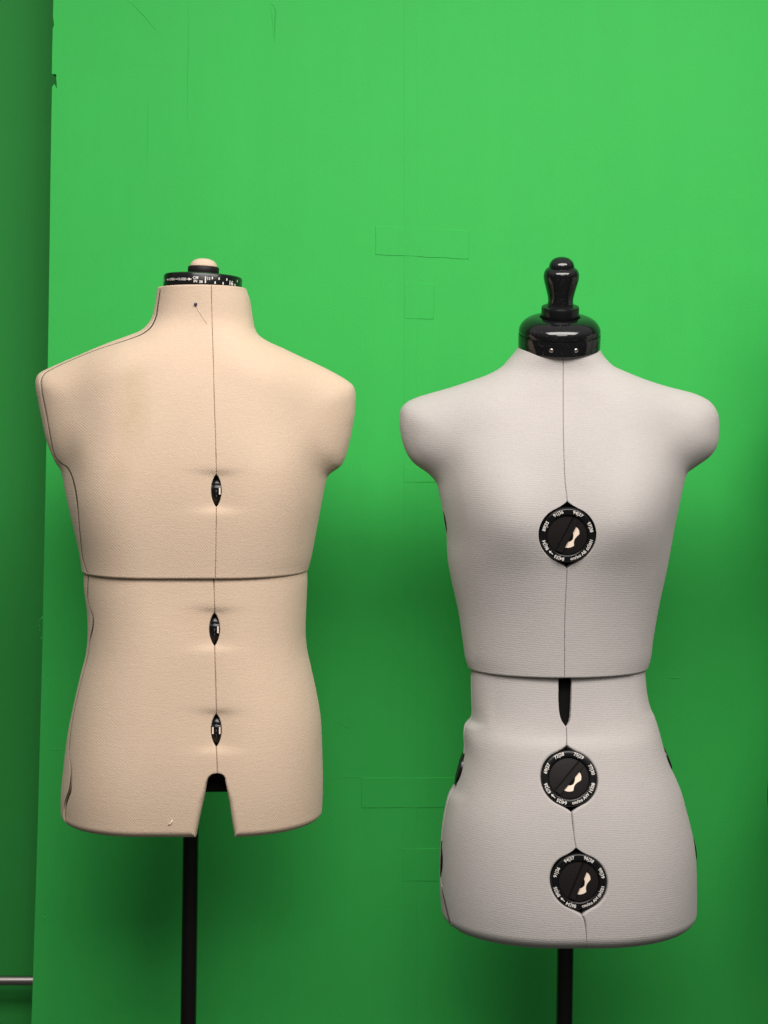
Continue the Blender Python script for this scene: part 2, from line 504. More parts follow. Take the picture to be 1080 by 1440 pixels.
for cx_, cy_, r_ in ((57, 872, 2.2), (54.5, 880, 1.6), (59, 868, 1.5), (56, 886, 1.2), (58, 896, 1.1)):        # torn paint curling off the edge
    c = wp(cx_, cy_, YB - 1)
    pts = [c + Vector((random.uniform(-1, 1), random.uniform(-.8, .8), random.uniform(-1.6, 1.6))) * r_ * .0016 for _ in range(6)]
    bd.append((pts + [p + Vector((0, .0006, .0002)) for p in pts], [(0, 1, 2), (2, 3, 4), (0, 2, 4), (0, 4, 5), (6, 7, 8), (8, 9, 10), (6, 8, 10), (6, 10, 11), (0, 1, 7, 6), (1, 2, 8, 7), (4, 5, 11, 10)]))
V, F = merge(bd)
board = mesh_obj('painted_board', V, F, M_board, smooth=True, sharp=35)
tag(board, 'big bright green painted board with a ragged left edge, standing behind the dress forms', 'board')

def tape(pts, th=.55):
    th *= 1.15
    """a flat strip of painted-over tape; pts is its outline in photo pixels"""
    outer = [wp(a, b, YB + .05) for a, b in pts]
    c = sum(outer, Vector()) / len(outer)
    top = []
    for p in outer:
        d = (c - p); d.y = 0
        q = p + Vector((math.copysign(min(.0006, abs(d.x)), d.x), 0, math.copysign(min(.0006, abs(d.z)), d.z)))
        top.append(q + Vector((0, -(th + .05) / 1000, 0)))
    n = len(outer)
    F = [tuple(n + i for i in range(n))] + [(i, (i + 1) % n, n + (i + 1) % n, n + i) for i in range(n)]
    o = mesh_obj('tape_strip', outer + top, F, M_tape, board, smooth=False)
    o['label'] = 'painted over tape strip'
    return o
def rough_rect(x0, y0, x1, y1, tl=0, j=.5):
    P = []
    for a, b, c, d, k in ((x0, y0, x1, y0 + tl, 7), (x1, y0 + tl, x1 - 1, y1 + tl, 4), (x1 - 1, y1 + tl, x0, y1, 7), (x0, y1, x0, y0, 4)):
        for i in range(k):
            t = i / k
            P.append((a + (c - a) * t + random.uniform(-j, j), b + (d - b) * t + random.uniform(-j, j)))
    return P
tape(rough_rect(568, -255, 587.5, 1740, 0, .35), .28)
tape(rough_rect(528, 318.5, 660, 358.5, 6, .5), .75)
tape(rough_rect(569, 398.5, 611, 448.5, .6, .4), .7)
tape(rough_rect(567.5, 656.5, 640, 678, .3, .4), .7)
tape(rough_rect(508, 1094, 680, 1136, -1, .5), .7)
tape(rough_rect(566, 1193, 640, 1239, 0, .5), .55)

# ------------------------------------------------------------------ male-cut dress form (beige)
mL = [(222, 400), (221.5, 407), (218.5, 428), (214, 447), (208, 457), (200, 464.5), (182, 472), (157, 481), (135, 489.5), (115, 498), (92, 507.5), (72, 516.5), (60, 522), (54, 527), (51, 535), (51, 545),
      (55, 567), (60, 592), (65, 615), (70, 630), (75, 642), (80, 652), (86, 661), (92, 688), (97, 711), (106, 744), (113, 774), (117, 803)]
mR = [(345, 400), (346.5, 407), (351, 420), (356, 450), (359, 463), (364, 471), (377, 480), (398, 489.5), (422, 501), (445, 511.5), (470, 524), (490, 536), (497.5, 543), (500.5, 553), (500.5, 568), (499, 586),
      (496, 602), (493, 618), (489, 634), (485, 646), (479, 656), (469, 663), (462, 669), (458, 682), (453, 707), (446, 744), (438, 785), (433, 803)]
mTL = [p for p in mL if p[1] <= 482] + [(140, 490), (122, 506), (113, 530), (109, 570), (106, 620), (103, 660), (100.5, 700), (107, 744), (113.5, 774), (117.5, 803)]
mTR = [p for p in mR if p[1] <= 490] + [(415, 500), (432, 515), (442, 540), (448, 580), (452, 620), (455, 655), (454, 685), (451.5, 707), (445, 744), (437.5, 785), (432.5, 803)]
mslots_u = [(304, 690)]
mslots_l = [(301.5, 885), (304, 1027)]
def slot_h(py, slots):
    h = .2 + .1 * np.sin(py * .11) * np.sin(py * .031 + 1)
    for cx_, cy_ in slots:
        t = np.clip(1 - ((py - cy_) / 22.5) ** 2, 0, 1)
        h = np.maximum(h, 7.2 * t ** .75)
    return h
def mk_dent(slots):
    def f(x, y):
        d = 0
        for cx_, cy_ in slots:
            k = 1 - 112 / DD
            X = CX + (cx_ - CX) * k; Y = HZ + (cy_ - HZ) * k
            d = d - 4.8 * np.exp(-(np.abs((x - X + 2.0 * np.sin(Y)) / 25)) ** 1.6) * sig((y - (Y - 24 - .06 * np.abs(x - X) + .02 * (x - X))) / 2.6) * sig(((Y + 25 + .05 * np.abs(x - X)) - y) / 2.8)
        return d
    return f
mU = Body(mL, mR, mTL, mTR,
          [(400, 62), (430, 60.5), (452, 61), (470, 66), (490, 77), (515, 91), (550, 102), (600, 112), (660, 118), (720, 117), (770, 112), (803, 108)],
          [(400, 60), (450, 63), (475, 72), (520, 84), (580, 96), (660, 104), (803, 108)], 48, 48, .9, mk_dent(mslots_u),
          ([440, 500, 590, 660, 700], [0, 1, 1, .25, 0]))
mLL = [(121, 780), (119.5, 806), (119.5, 820), (121, 836), (124, 858), (125, 880), (124.5, 900), (122, 920), (116, 943), (110, 968), (105, 990), (98, 1024), (94, 1052), (91, 1078), (88, 1108), (87.5, 1130), (88, 1146)]
mLR = [(430, 780), (432, 806), (432.5, 815), (431, 853), (430, 880), (430, 893), (432, 914), (439, 946), (446.5, 981), (451.5, 1013), (453.5, 1057), (454.5, 1095), (454, 1125), (453, 1146)]
mLo = Body(mLL, mLR, mLL, mLR,
           [(780, 103), (850, 104), (930, 109), (1000, 114), (1060, 118), (1100, 118), (1146, 115)],
           [(780, 106), (900, 108), (1000, 118), (1146, 124)], 20, 40, .95, mk_dent(mslots_l))

POLE_M = wp(264.5, 1300, 20)
form = thing('dress_form', 'beige male cut dress form with flat black neck disc and forked hips', 'dress form', (POLE_M.x, .02, 0), 'dress forms')
M_beige = fabric('beige_twill', BEIGE, 'twill', .0035,
                 [((205 - CX) / 1000 - POLE_M.x, -.13, (CAMH + HZ - 575) / 1000, .028, .075, .75, (.80, .84, .70, 1)),
                  ((190 - CX) / 1000 - POLE_M.x, -.13, (CAMH + HZ - 660) / 1000, .02, .03, .5, (.86, .84, .76, 1)),
                  ((300 - CX) / 1000 - POLE_M.x, -.13, (CAMH + HZ - 860) / 1000, .05, .03, .5, (.88, .84, .80, 1))], .09, .36, .26)
mSU = [(297.5, 395), (297.5, 420), (299, 480), (301, 560), (303.5, 640), (304, 668), (304, 712), (303.5, 760), (302.5, 815)]
mSL = [(301, 780), (300.5, 815), (301.5, 863), (301.5, 907), (303, 960), (304, 1005), (304, 1049), (305, 1089), (303.5, 1100), (303.5, 1117), (302.5, 1150), (302, 1185)]
eL, eR = edges(mU, mSU, lambda py: slot_h(py, mslots_u), 396, 818)
def arch(py):
    h = slot_h(py, mslots_l)
    t = np.clip((py - 1087.5) / 12, 0, 1)
    a = 12.8 * np.sqrt(np.clip(1 - (1 - t) ** 2, 0, 1))
    a = np.where(py > 1099.5, 13.2 + (py - 1099.5) * .188, a)
    return np.maximum(h, np.where(py > 1087.5, a, 0))
fL, fR = edges(mLo, mSL, arch, 780, 1190)
sideU = catmull([(226, 398), (225, 407), (222, 428), (219, 446), (212, 460), (200, 469.5), (180, 477.5), (137, 491.5), (100, 506.5), (76, 517.5), (63, 525), (58, 534), (59, 550), (65, 581), (77, 640), (84, 650), (94, 656.5), (102, 672), (107.5, 697), (112, 744), (117, 786), (122, 803)], 2)
sideU = np.stack(mU.toplane(sideU[:, 0], sideU[:, 1]), 1); sideU[:, 1] = np.maximum.accumulate(sideU[:, 1])
def sU(y): return np.maximum(np.interp(y, sideU[:, 1], sideU[:, 0]), mU.xl(y) + .6)
sideL = catmull([(125, 780), (124, 806), (123.5, 840), (126, 853), (130.5, 866), (130.5, 881), (126.5, 900), (124, 920), (117.5, 945), (103.5, 1004), (98, 1042), (97, 1062), (99.5, 1075), (100, 1087), (97.5, 1110), (94, 1120), (91, 1130), (90, 1146)], 2)
sideL = np.stack(mLo.toplane(sideL[:, 0], sideL[:, 1]), 1); sideL[:, 1] = np.maximum.accumulate(sideL[:, 1])
def sL(y): return np.maximum(np.interp(y, sideL[:, 1], sideL[:, 0]), mLo.xl(y) + .5)
HU, HL = 803.0, 1148.5
mfine = [(664, 718)]
def cen(b): return lambda y: .5 * (b.xl(y) + b.xr(y))
make_panel('chest_panel', mU, form, M_beige, 405, HU, lambda y: [(sU(y) + (1.2 if y < 475 else .9), eL(y), -1, 110)], fine=mfine)
make_panel('chest_panel', mU, form, M_beige, 405, HU, lambda y: [(eR(y), mU.xr(y), -1, 110)], fine=mfine)
make_panel('back_panel', mU, form, M_beige, 405, HU, lambda y: [(cen(mU)(y) - .4, mU.xl(y), 1, 50), (mU.xl(y), np.maximum(mU.xl(y) + .3, sU(y) - (1.2 if y < 475 else .7)), -1, 10)], dy=2, rl=2.2, inward=1.5)
make_panel('back_panel', mU, form, M_beige, 405, HU, lambda y: [(cen(mU)(y) + .4, mU.xr(y) , 1, 50)], dy=2)
def bl(y):
    h = .4 if y < 1070 else max(.4, 30 * math.sqrt(min(1, (y - 1070) / 22)))
    return h
kw = dict(rb=11.0, rt=2, fine=[(858, 912), (1000, 1054), (1060, 1100)])
make_panel('hip_panel', mLo, form, M_beige, 788, HL, lambda y: [(sL(y) + .8, fL(y), -1, 110)], rl=lambda y: np.interp(y, [1060, 1084, 1100], [2.0, 4.5, 8.0]), inward=16, **kw)
make_panel('hip_panel', mLo, form, M_beige, 788, HL, lambda y: [(fR(y), mLo.xr(y), -1, 110)], rl=lambda y: np.interp(y, [1060, 1084, 1100], [2.0, 4.5, 8.0]), inward=16, **kw)
make_panel('seat_panel', mLo, form, M_beige, 788, HL, lambda y: [(296 - bl(y), mLo.xl(y), 1, 50), (mLo.xl(y), np.maximum(mLo.xl(y) + .3, sL(y) - .7), -1, 10)], dy=2, rb=11.0, inward=1.5)
make_panel('seat_panel', mLo, form, M_beige, 788, HL, lambda y: [(296 + bl(y), mLo.xr(y), 1, 50)], dy=2, rb=11.0, inward=16)

def seam_gap_shade(parent, body, fx, y0, y1, rad):  # added dark tube along a side seam; paints the shade of the open gap
    ys = np.arange(y0, y1, 2.0)
    xs = np.array([float(fx(y)) for y in ys])
    f = body.depth(xs, ys)
    P = [Vector(((x - CX) / 1000, -d / 1000 + .0002, (CAMH + HZ - y) / 1000)) for x, y, d in zip(xs, ys, f)]
    V, F = tube(P, lambda t: float(np.interp(y0 + t * (y1 - y0), rad[0], rad[1])) * .68 / 1000, 8)
    return mesh_obj('seam_gap_shade', V, F, M_seam, parent)
seam_gap_shade(form, mU, sU, 406, HU - 3, ([405, 415, 462, 475, 490, 525, 560, 640, 655, 675, 700, 715, 803], [.5, .8, 1.1, .9, .5, .5, .75, .6, .8, 1.5, 1.3, .6, .5]))
seam_gap_shade(form, mLo, sL, 806, 1126, ([800, 850, 868, 884, 892, 930, 1060, 1078, 1090, 1110, 1124], [.5, .5, .9, .9, .35, .35, .4, .9, 1.3, .7, .4]))
def core(parent, spec, y_off=0):
    """black inner frame: stacked rounded sections (py, cx, half width, depth)"""
    seg = 28
    V, F = [], []
    for (py, cx_, w, d) in spec:
        for k in range(seg):
            a = 2 * math.pi * k / seg
            c, s_ = math.cos(a), math.sin(a)
            c = math.copysign(abs(c) ** .6, c); s_ = math.copysign(abs(s_) ** .6, s_)
            V.append(Vector(((cx_ + w * c - CX) / 1000, d * s_ / 1000, (CAMH + HZ - py) / 1000)))
    for i in range(len(spec) - 1):
        for k in range(seg):
            k2 = (k + 1) % seg
            F.append((i * seg + k, i * seg + k2, (i + 1) * seg + k2, (i + 1) * seg + k))
    F.append(tuple(range(seg))[::-1]); F.append(tuple((len(spec) - 1) * seg + k for k in range(seg)))
    return mesh_obj('inner_frame', V, F, M_core, parent, smooth=True, sharp=50)
core(form, [(403, 285, 50, 46), (470, 285, 55, 50), (520, 280, 120, 60), (800, 278, 120, 74), (1060, 276, 130, 86), (1093, 284, 110, 86)])

def pole(parent, p0, p1, r, py_top):
    z0, z1 = 0.0, (CAMH + HZ - py_top) / 1000
    a, b = wp(*p0), wp(*p1)                       # (px, py, depth)
    d = (b - a)
    q = lambda z: a + d * ((z - a.z) / d.z)
    V, F = tube([q(z0), q(z1)], r, 40)
    return mesh_obj('pole', V, F, M_pole, parent, smooth=True, sharp=50)
pole(form, (264.8, 1440, 20), (268.2, 1180, 20), .0113, 1000)

# neck disc of the beige form, tilted a touch
def axis_frame(origin, tilt_fwd=0, tilt_right=0):
    return Matrix.Translation(origin) @ Matrix.Rotation(math.radians(tilt_right), 4, 'Y') @ Matrix.Rotation(math.radians(tilt_fwd), 4, 'X')
MF = axis_frame(Vector(((284.8 - CX) / 1000, 0, (CAMH + HZ - 407.6) / 1000)), -1.0, 2.6)
V, F = lathe([(50, -4), (54.6, -3), (55, 0), (55, 16.5), (54.2, 18.4), (52.3, 19.4), (50, 19.8), (30, 20.2), (24, 20.2)], 96)
disc = mesh_obj('neck_disc', xf(V, MF), F, M_black, form, smooth=True, sharp=38)
V, F = lathe([(17, 19), (18, 21), (21.2, 21.6), (21.9, 22.6), (21.9, 31), (21, 32.2), (18, 32.4)], 64)
mesh_obj('top_collar', xf(V, MF), F, M_matte, form, smooth=True, sharp=38)
V, F = lathe([(19.3, 31.5), (19.2, 33.5), (18.2, 36.5), (16, 39.4), (12.5, 41.8), (8, 43.4), (3, 44.1), (.4, 44.2)], 48)
mesh_obj('fabric_button', xf(V, MF), F, M_beige, form)
def band(s, size, deg, h, bold=.02, rr=55.18):
    V, F = text_mesh(s, size, bold)
    return [Vector((rr * math.cos(math.radians(deg) + v.x / rr), rr * math.sin(math.radians(deg) + v.x / rr), h + v.y)) / 1000 for v in V], F
def quad(deg0, deg1, h0, h1, rr=55.18, pts=None):
    P = pts or [(deg0, h0), (deg1, h0), (deg1, h1), (deg0, h1)]
    return [Vector((rr * math.cos(math.radians(a)), rr * math.sin(math.radians(a)), h)) / 1000 for a, h in P], [tuple(range(len(P)))]
def px2deg(px): return -90 + math.degrees(math.asin(max(-.985, min(.985, (px - 284.8) / 56.0))))
ink = []
ink.append(band('OPEN', 4.6, px2deg(246), 9.2)); ink.append(band('CLOSE', 4.6, px2deg(261), 9.2))
for a, b in ((px2deg(238.5), px2deg(241.5)), (px2deg(251.3), px2deg(254.8)), (px2deg(268), px2deg(271.5))): ink.append(quad(a, b, 8.7, 9.6))
a, b = px2deg(271), px2deg(276); ink.append(quad(0, 0, 0, 0, pts=[(a, 7.2), (b, 9.2), (a, 11.2)]))
a, b = px2deg(239.5), px2deg(237.4); ink.append(quad(0, 0, 0, 0, pts=[(a, 10.8), (b, 9.2), (a, 7.6)]))
ink.append(band('15', 5.5, px2deg(232.5), 9.0))
ink.append(band('CM', 5.2, px2deg(281), 11.6)); ink.append(band('IN', 5.2, px2deg(281), 6.8))
ink.append(band('38', 5.0, px2deg(288.6), 6.2)); ink.append(band('15', 5.2, px2deg(299), 11.0))
ink.append(quad(px2deg(294), px2deg(295.6), 4.5, 13.6))
for i, px in enumerate((304, 308, 313, 318.5, 323, 333.5, 336)):
    a = px2deg(px); up = i % 2 == 0
    ink.append(quad(a - .9, a + .9, 10.5 if up else 4.5, 13.8 if up else 8))
ink.append(band('16', 8.4, px2deg(328.5), 8.2, .04))
V, F = merge(ink)
mesh_obj('printed_scale', xf(V, MF), F, M_ink, disc, smooth=False)

# thumbwheels in the three slots
def thumbwheel(parent, body, px, py, both=False):
    X, Y = body.toplane(np.array([px]), np.array([py]))
    dep = float(body.depth(X, Y)[0])
    R_ = 24.0
    c = Vector(((X[0] - CX) / 1000, -(dep - 4.5 - R_ + 3) / 1000, (CAMH + HZ - Y[0]) / 1000))
    M = Matrix.Translation(c) @ Matrix.Rotation(math.pi / 2, 4, 'Y')
    seg = 96
    prof = [(R_ - 3, -8), (R_ - 1, -7), (R_ - .6, -4), (R_ - .2, -3.2), (R_ - .2, 3.2), (R_ - .6, 4), (R_ - 1, 7), (R_ - 3, 8)]
    V, F = lathe(prof, seg)
    for i, v in enumerate(V):
        k = i % seg
        if 2 <= i // seg <= 5 and (k % 8) in (3, 4): v.x *= .965; v.y *= .965
    w = mesh_obj('thumbwheel', xf(V, M), F, M_black, parent, smooth=True, sharp=30)
    marks = []
    for ang, s in ((14, '8'), (-3, '7'), (-17, '1')):
        tv, tf = text_mesh(s, 5.0, 0)
        a0 = math.radians(ang)
        marks.append(([c + Vector((v.x, -(R_ + .15) * math.cos(a0 + v.y / R_), (R_ + .15) * math.sin(a0 + v.y / R_))) / 1000 for v in tv], tf))
    V, F = merge(marks)
    mesh_obj('wheel_numbers', V, F, M_num, w, smooth=False)
    for sx in ((1,) if not both else (-1, 1)):
        V, F = box(c.x + (sx * 4.6 - 1.0) / 1000, c.x + (sx * 4.6 + 1.0) / 1000, c.y - .0240, c.y - .02, c.z - .0052, c.z + .0038)
        mesh_obj('pointer_tab', V, F, M_cream, w, smooth=False)
M_num = plastic('grey_ink', (.16, .155, .15), .5, .05, 60, .3)
for px, py in mslots_u: thumbwheel(form, mU, px, py)
for px, py in mslots_l: thumbwheel(form, mLo, px, py, py > 950)

# pin and lint
def onsurf(body, px, py, lift):
    X, Y = body.toplane(np.array([px]), np.array([py]))
    return Vector(((X[0] - CX) / 1000, -(float(body.depth(X, Y)[0]) + lift) / 1000, (CAMH + HZ - Y[0]) / 1000))
c = onsurf(mU, 275.2, 428, 1.4)
bm = bmesh.new(); bmesh.ops.create_uvsphere(bm, u_segments=16, v_segments=10, radius=.0023)
V = [v.co + c for v in bm.verts]; F = [tuple(v.index for v in f.verts) for f in bm.faces]; bm.free()
pin = mesh_obj('dressmaking_pin', V, F, M_pin, origin=c)
tag(pin, 'tiny dark violet headed pin stuck in the beige neck', 'pin')
V, F = tube([onsurf(mU, 275.5, 429, .5), onsurf(mU, 279, 436, .25), onsurf(mU, 285, 446, .1), onsurf(mU, 291, 456, -.3)], .0006, 8)
mesh_obj('pin_shank', V, F, M_beige, pin)
V, F = tube([onsurf(mLo, 242, 1153, .8), onsurf(mLo, 241.5, 1156, 1.2), onsurf(mLo, 239, 1158.5, 1.1), onsurf(mLo, 237, 1159.5, .7)], .0007, 8)
lint = mesh_obj('lint_thread', V, F, M_lint, origin=onsurf(mLo, 240, 1157, .8))
tag(lint, 'short pale lint thread clinging to the beige left hip near its lower edge', 'lint')

# ------------------------------------------------------------------ female dress form (pale grey)
gL = [(733, 470), (731, 480), (727, 490), (722, 497), (716, 504), (706, 515), (696, 521.5), (684, 527.5), (660, 536), (636, 544), (610, 551.5), (588, 558), (576, 563), (568, 568.5), (563, 576), (561, 588), (561.5, 602), (565, 620), (569, 632),
      (574, 642), (579.5, 649), (586, 655), (595, 661), (602.6, 666.6), (608, 672), (613, 679), (616.5, 692), (620.5, 712), (624.5, 735), (627.5, 757), (628, 772), (629.5, 790), (634, 815), (644, 860), (650, 900), (654, 926), (658, 938), (660, 943)]
gR = [(838, 470), (839, 480), (842, 489), (846, 497), (851, 504), (862, 514.5), (878, 522), (900, 531), (920, 538), (940, 544), (960, 549), (975, 553), (988, 558.5), (997, 564), (1005, 573.5), (1009, 583), (1010.5, 595), (1010, 614), (1008, 625),
      (1004.5, 633), (998, 641.5), (990, 648), (982, 653.5), (974, 659), (966, 665), (961.5, 677), (958, 690), (955, 703), (948, 735), (941, 775), (937, 797), (929, 835), (922, 872), (917.5, 900), (914, 926), (910.5, 938), (908.5, 943)]
gTL = [p for p in gL if p[1] <= 530] + [(664, 537), (646, 547), (633, 562), (626, 590), (622, 630), (619.5, 665), (619.5, 690), (622, 712), (625.5, 735), (628.2, 757), (628.7, 772), (630, 790), (634.5, 815), (644.5, 860), (650.5, 900), (654.5, 926), (660.5, 943)]
gTR = [p for p in gR if p[1] <= 533] + [(916, 540), (933, 553), (944, 572), (951, 600), (955, 640), (957, 665), (956.5, 680), (953.5, 703), (947, 735), (940, 775), (936.5, 797), (928.5, 835), (921.5, 872), (917, 900), (913.5, 926), (908, 943)]
def bust(x, y):
    d = 0
    for cx_ in (708, 866):
        d = d + 14 * np.exp(-((x - cx_) / 60) ** 2 - ((y - 722) / np.where(y < 722, 75, 52)) ** 2)
    d = d - 4.0 * np.exp(-((x - 786) / 36) ** 2 - ((y - 735) / 80) ** 2)
    return d
gU = Body(gL, gR, gTL, gTR,
          [(470, 54), (490, 57), (503, 57), (516, 51), (530, 49), (545, 54), (562, 65), (582, 79), (610, 94), (650, 107), (690, 117), (725, 121), (760, 118), (800, 107), (850, 95), (900, 87), (943, 83)],
          [(470, 56), (500, 58), (530, 66), (570, 80), (650, 102), (740, 122), (850, 124), (943, 120)], 48, 48, .9, bust,
          ([500, 555, 600, 662, 700], [0, 1, 1, .25, 0]))
gLL = [(663, 920), (662, 950), (662.5, 985), (663, 1000), (661.5, 1010), (657, 1015), (653.5, 1019), (651.5, 1028), (652, 1045), (651.5, 1057), (645, 1083), (638.5, 1104), (630.5, 1118), (625, 1140), (622, 1158), (620, 1178), (618.5, 1215), (618.5, 1250), (620, 1270), (622, 1294)]
gLR = [(905.5, 920), (907, 951), (909.5, 975), (914, 994), (920, 1007), (927, 1030), (932.5, 1051), (942, 1077), (949, 1092), (957, 1112), (963, 1134), (969, 1157), (974, 1180), (977, 1206), (978, 1243), (978, 1275), (977, 1294)]
def hipbump(x, y):
    cx_ = 786
    d = 4.5 * (sig((y - 1023) / 4.0) - 1) * np.exp(-((x - cx_) / 95) ** 2)
    d = d + 2.5 * (sig((y - 1008 - .06 * np.abs(x - cx_)) / 5.0) - 1) * (1 - np.exp(-((x - cx_) / 75) ** 2))
    for (xx, yy) in ((cx_, 1066), (800, 1202)):
        d = d - 1.6 * np.exp(-((x - xx) / 55) ** 2 - ((y - yy - 6) / 50) ** 2)
    return d
gLo = Body(gLL, gLR, gLL, gLR,
           [(920, 79), (980, 83), (1015, 90), (1040, 99), (1094, 112), (1150, 121), (1200, 126), (1250, 127), (1294, 124)],
           [(920, 108), (1000, 112), (1094, 128), (1200, 145), (1294, 150)], 20, 40, .98, hipbump)
POLE_G = wp(794, 1400, 10)
grey = thing('dress_form', 'pale grey female dress form with three black dials and a turned neck knob', 'dress form', (POLE_G.x, .01, 0), 'dress forms')
M_grey = fabric('grey_knit', GREY, 'knit', .0030, None, .10, .32, .2, .8)
dials_u = [(798, 752.5, -27)]
dials_l = [(800.5, 1095, -41), (814, 1240, -23)]
def dial_h(py, dials, base):
    h = base.copy()
    for cx_, cy_, _ in dials:
        t = np.abs(py - cy_)
        a = np.where(t < 36, np.sqrt(np.clip(40.3 ** 2 - t ** 2, 0, None)), 18.0 * np.clip((48.5 - t) / 12.5, 0, 1) ** 1.43)
        h = np.maximum(h, a)
    return h
gSU = [(792, 460), (792, 505), (792.5, 620), (795, 680), (797.7, 704), (798, 752), (797.5, 800), (795, 850), (794, 880), (794, 965)]
gSL = [(794, 915), (794.5, 957), (794.6, 1000), (796.3, 1021), (797, 1036), (797, 1046), (800.5, 1095), (804, 1142), (808, 1180), (810, 1191), (814, 1240), (818, 1285), (822.5, 1297), (826, 1340)]
aL, aR = edges(gU, gSU, lambda py: dial_h(py, dials_u, np.full_like(py, .18)), 468, 968)
slit = lambda py: np.interp(py, [900, 985, 1000, 1008, 1014, 1019, 1022, 1400], [9.3, 9, 8.2, 7.2, 5.6, 2.6, .2, .18])
cL, cR = edges(gLo, gSL, lambda py: dial_h(py, dials_l, slit(py)), 915, 1345)
GU, GL = 940.0, 1297.0
make_panel('chest_panel', gU, grey, M_grey, 486, GU, lambda y: [(gU.xl(y), aL(y), -1, 110)], rl=1.2, fine=[(690, 806)])
make_panel('chest_panel', gU, grey, M_grey, 486, GU, lambda y: [(aR(y), gU.xr(y), -1, 110)], rl=1.2, fine=[(690, 806)])
make_panel('back_panel', gU, grey, M_grey, 486, GU, lambda y: [(cen(gU)(y) - .4, gU.xl(y), 1, 50)], dy=2)
make_panel('back_panel', gU, grey, M_grey, 486, GU, lambda y: [(cen(gU)(y) + .4, gU.xr(y), 1, 50)], dy=2)
sideG = catmull([(663.4, 920), (662.6, 960), (663, 1000), (652.2, 1028), (652, 1057), (639, 1104), (625.5, 1140), (620.6, 1178), (619.3, 1225), (621.5, 1244), (626, 1265), (631, 1285), (633, 1294)], 2)
def sG(y): return gLo.xl(y) + np.interp(y, [1225, 1245, 1265, 1285, 1294], [.4, 2.5, 6.0, 9.5, 11.0])
kw = dict(rb=20.0, rt=2, fine=[(985, 1030), (1030, 1280)])
make_panel('hip_panel', gLo, grey, M_grey, 925, GL, lambda y: [(sG(y) + (.4 if y < 1235 else 1.1), cL(y), -1, 110)], rl=lambda y: np.interp(y, [1020, 1035, 1130, 1145, 1165, 1180, 1260, 1275], [1.4, 3.2, 3.2, 1.4, 1.4, 3.2, 3.2, 1.4]), inward=14, **kw)
make_panel('hip_panel', gLo, grey, M_grey, 925, GL, lambda y: [(cR(y), gLo.xr(y), -1, 110)], rl=lambda y: np.interp(y, [1020, 1035, 1130, 1145, 1165, 1180, 1260, 1275], [1.4, 3.2, 3.2, 1.4, 1.4, 3.2, 3.2, 1.4]), inward=14, **kw)
make_panel('seat_panel', gLo, grey, M_grey, 925, GL, lambda y: [(cen(gLo)(y) - .4, gLo.xl(y), 1, 50), (gLo.xl(y), sG(y) - .2, -1, 8)], dy=2, rb=20, inward=1.5)
make_panel('seat_panel', gLo, grey, M_grey, 925, GL, lambda y: [(cen(gLo)(y) + .4, gLo.xr(y), 1, 50)], dy=2, rb=20, inward=14)
core(grey, [(482, 786, 46, 42), (520, 786, 60, 48), (580, 786, 110, 60), (700, 786, 110, 78), (930, 786, 84, 66), (1010, 786, 84, 66), (1100, 790, 115, 86), (1284, 796, 130, 96)])
pole(grey, (793.5, 1440, 10), (795, 1335, 10), .0118, 1000)

seam_gap_shade(grey, gLo, lambda y: sG(y) + .3, 1240, 1289, ([1240, 1252, 1280, 1290], [.5, 1.2, 1.2, .4]))
# neck cap with turned knob, leaning forward
GF = axis_frame(Vector(((785.5 - CX) / 1000, -.006, (CAMH + HZ - 489) / 1000)), 16.5, 0)
V, F = lathe([(50, -2), (56.2, -1), (57.2, 0), (57.4, 1.5), (57.4, 19.3), (57.0, 20.3), (55.6, 20.6), (55.6, 21.3), (56.8, 21.8), (57.2, 23), (56.6, 27.5), (54.6, 32), (51, 36.5), (46, 40.2), (40, 42.6), (34, 43.8), (29, 44.1), (28.2, 43.4), (27.8, 41)], 96)
cap = mesh_obj('neck_cap', xf(V, GF), F, M_gloss, grey, smooth=True, sharp=40)
V, F = lathe([(25, 40), (25.8, 42), (26.3, 43), (26.3, 57), (25.6, 58.6), (24, 59.3), (17, 59.6)], 64)
mesh_obj('knob_collar', xf(V, GF), F, M_black, grey, smooth=True, sharp=40)
V, F = lathe([(19.6, 59.2), (19.0, 60.6), (17.8, 63.5), (17.4, 67), (17.9, 72), (19.3, 78), (21.4, 86), (23.3, 93), (24.4, 98), (24.7, 102), (24.1, 106.5), (22.3, 110.4), (20, 112.6), (18.2, 113.4), (17.7, 113.5), (17.6, 114.4), (17.4, 117), (16.2, 120.4),
              (13.6, 124), (9.8, 126.8), (5, 128.3), (.4, 128.7)], 64)
mesh_obj('neck_knob', xf(V, GF), F, M_gloss, grey, smooth=True, sharp=60)
for deg in (-107, -72.5):
    a = math.radians(deg)
    V, F = lathe([(2.9, -1), (2.9, .3), (2.3, .9), (1.2, 1.2), (.3, 1.2)], 20)
    MS = GF @ Matrix.Translation((.0574 * math.cos(a), .0574 * math.sin(a), .0095)) @ Matrix.Rotation(a, 4, 'Z') @ Matrix.Rotation(math.pi / 2, 4, 'Y')
    mesh_obj('cap_screw', xf(V, MS), F, M_steel, cap, sharp=40)

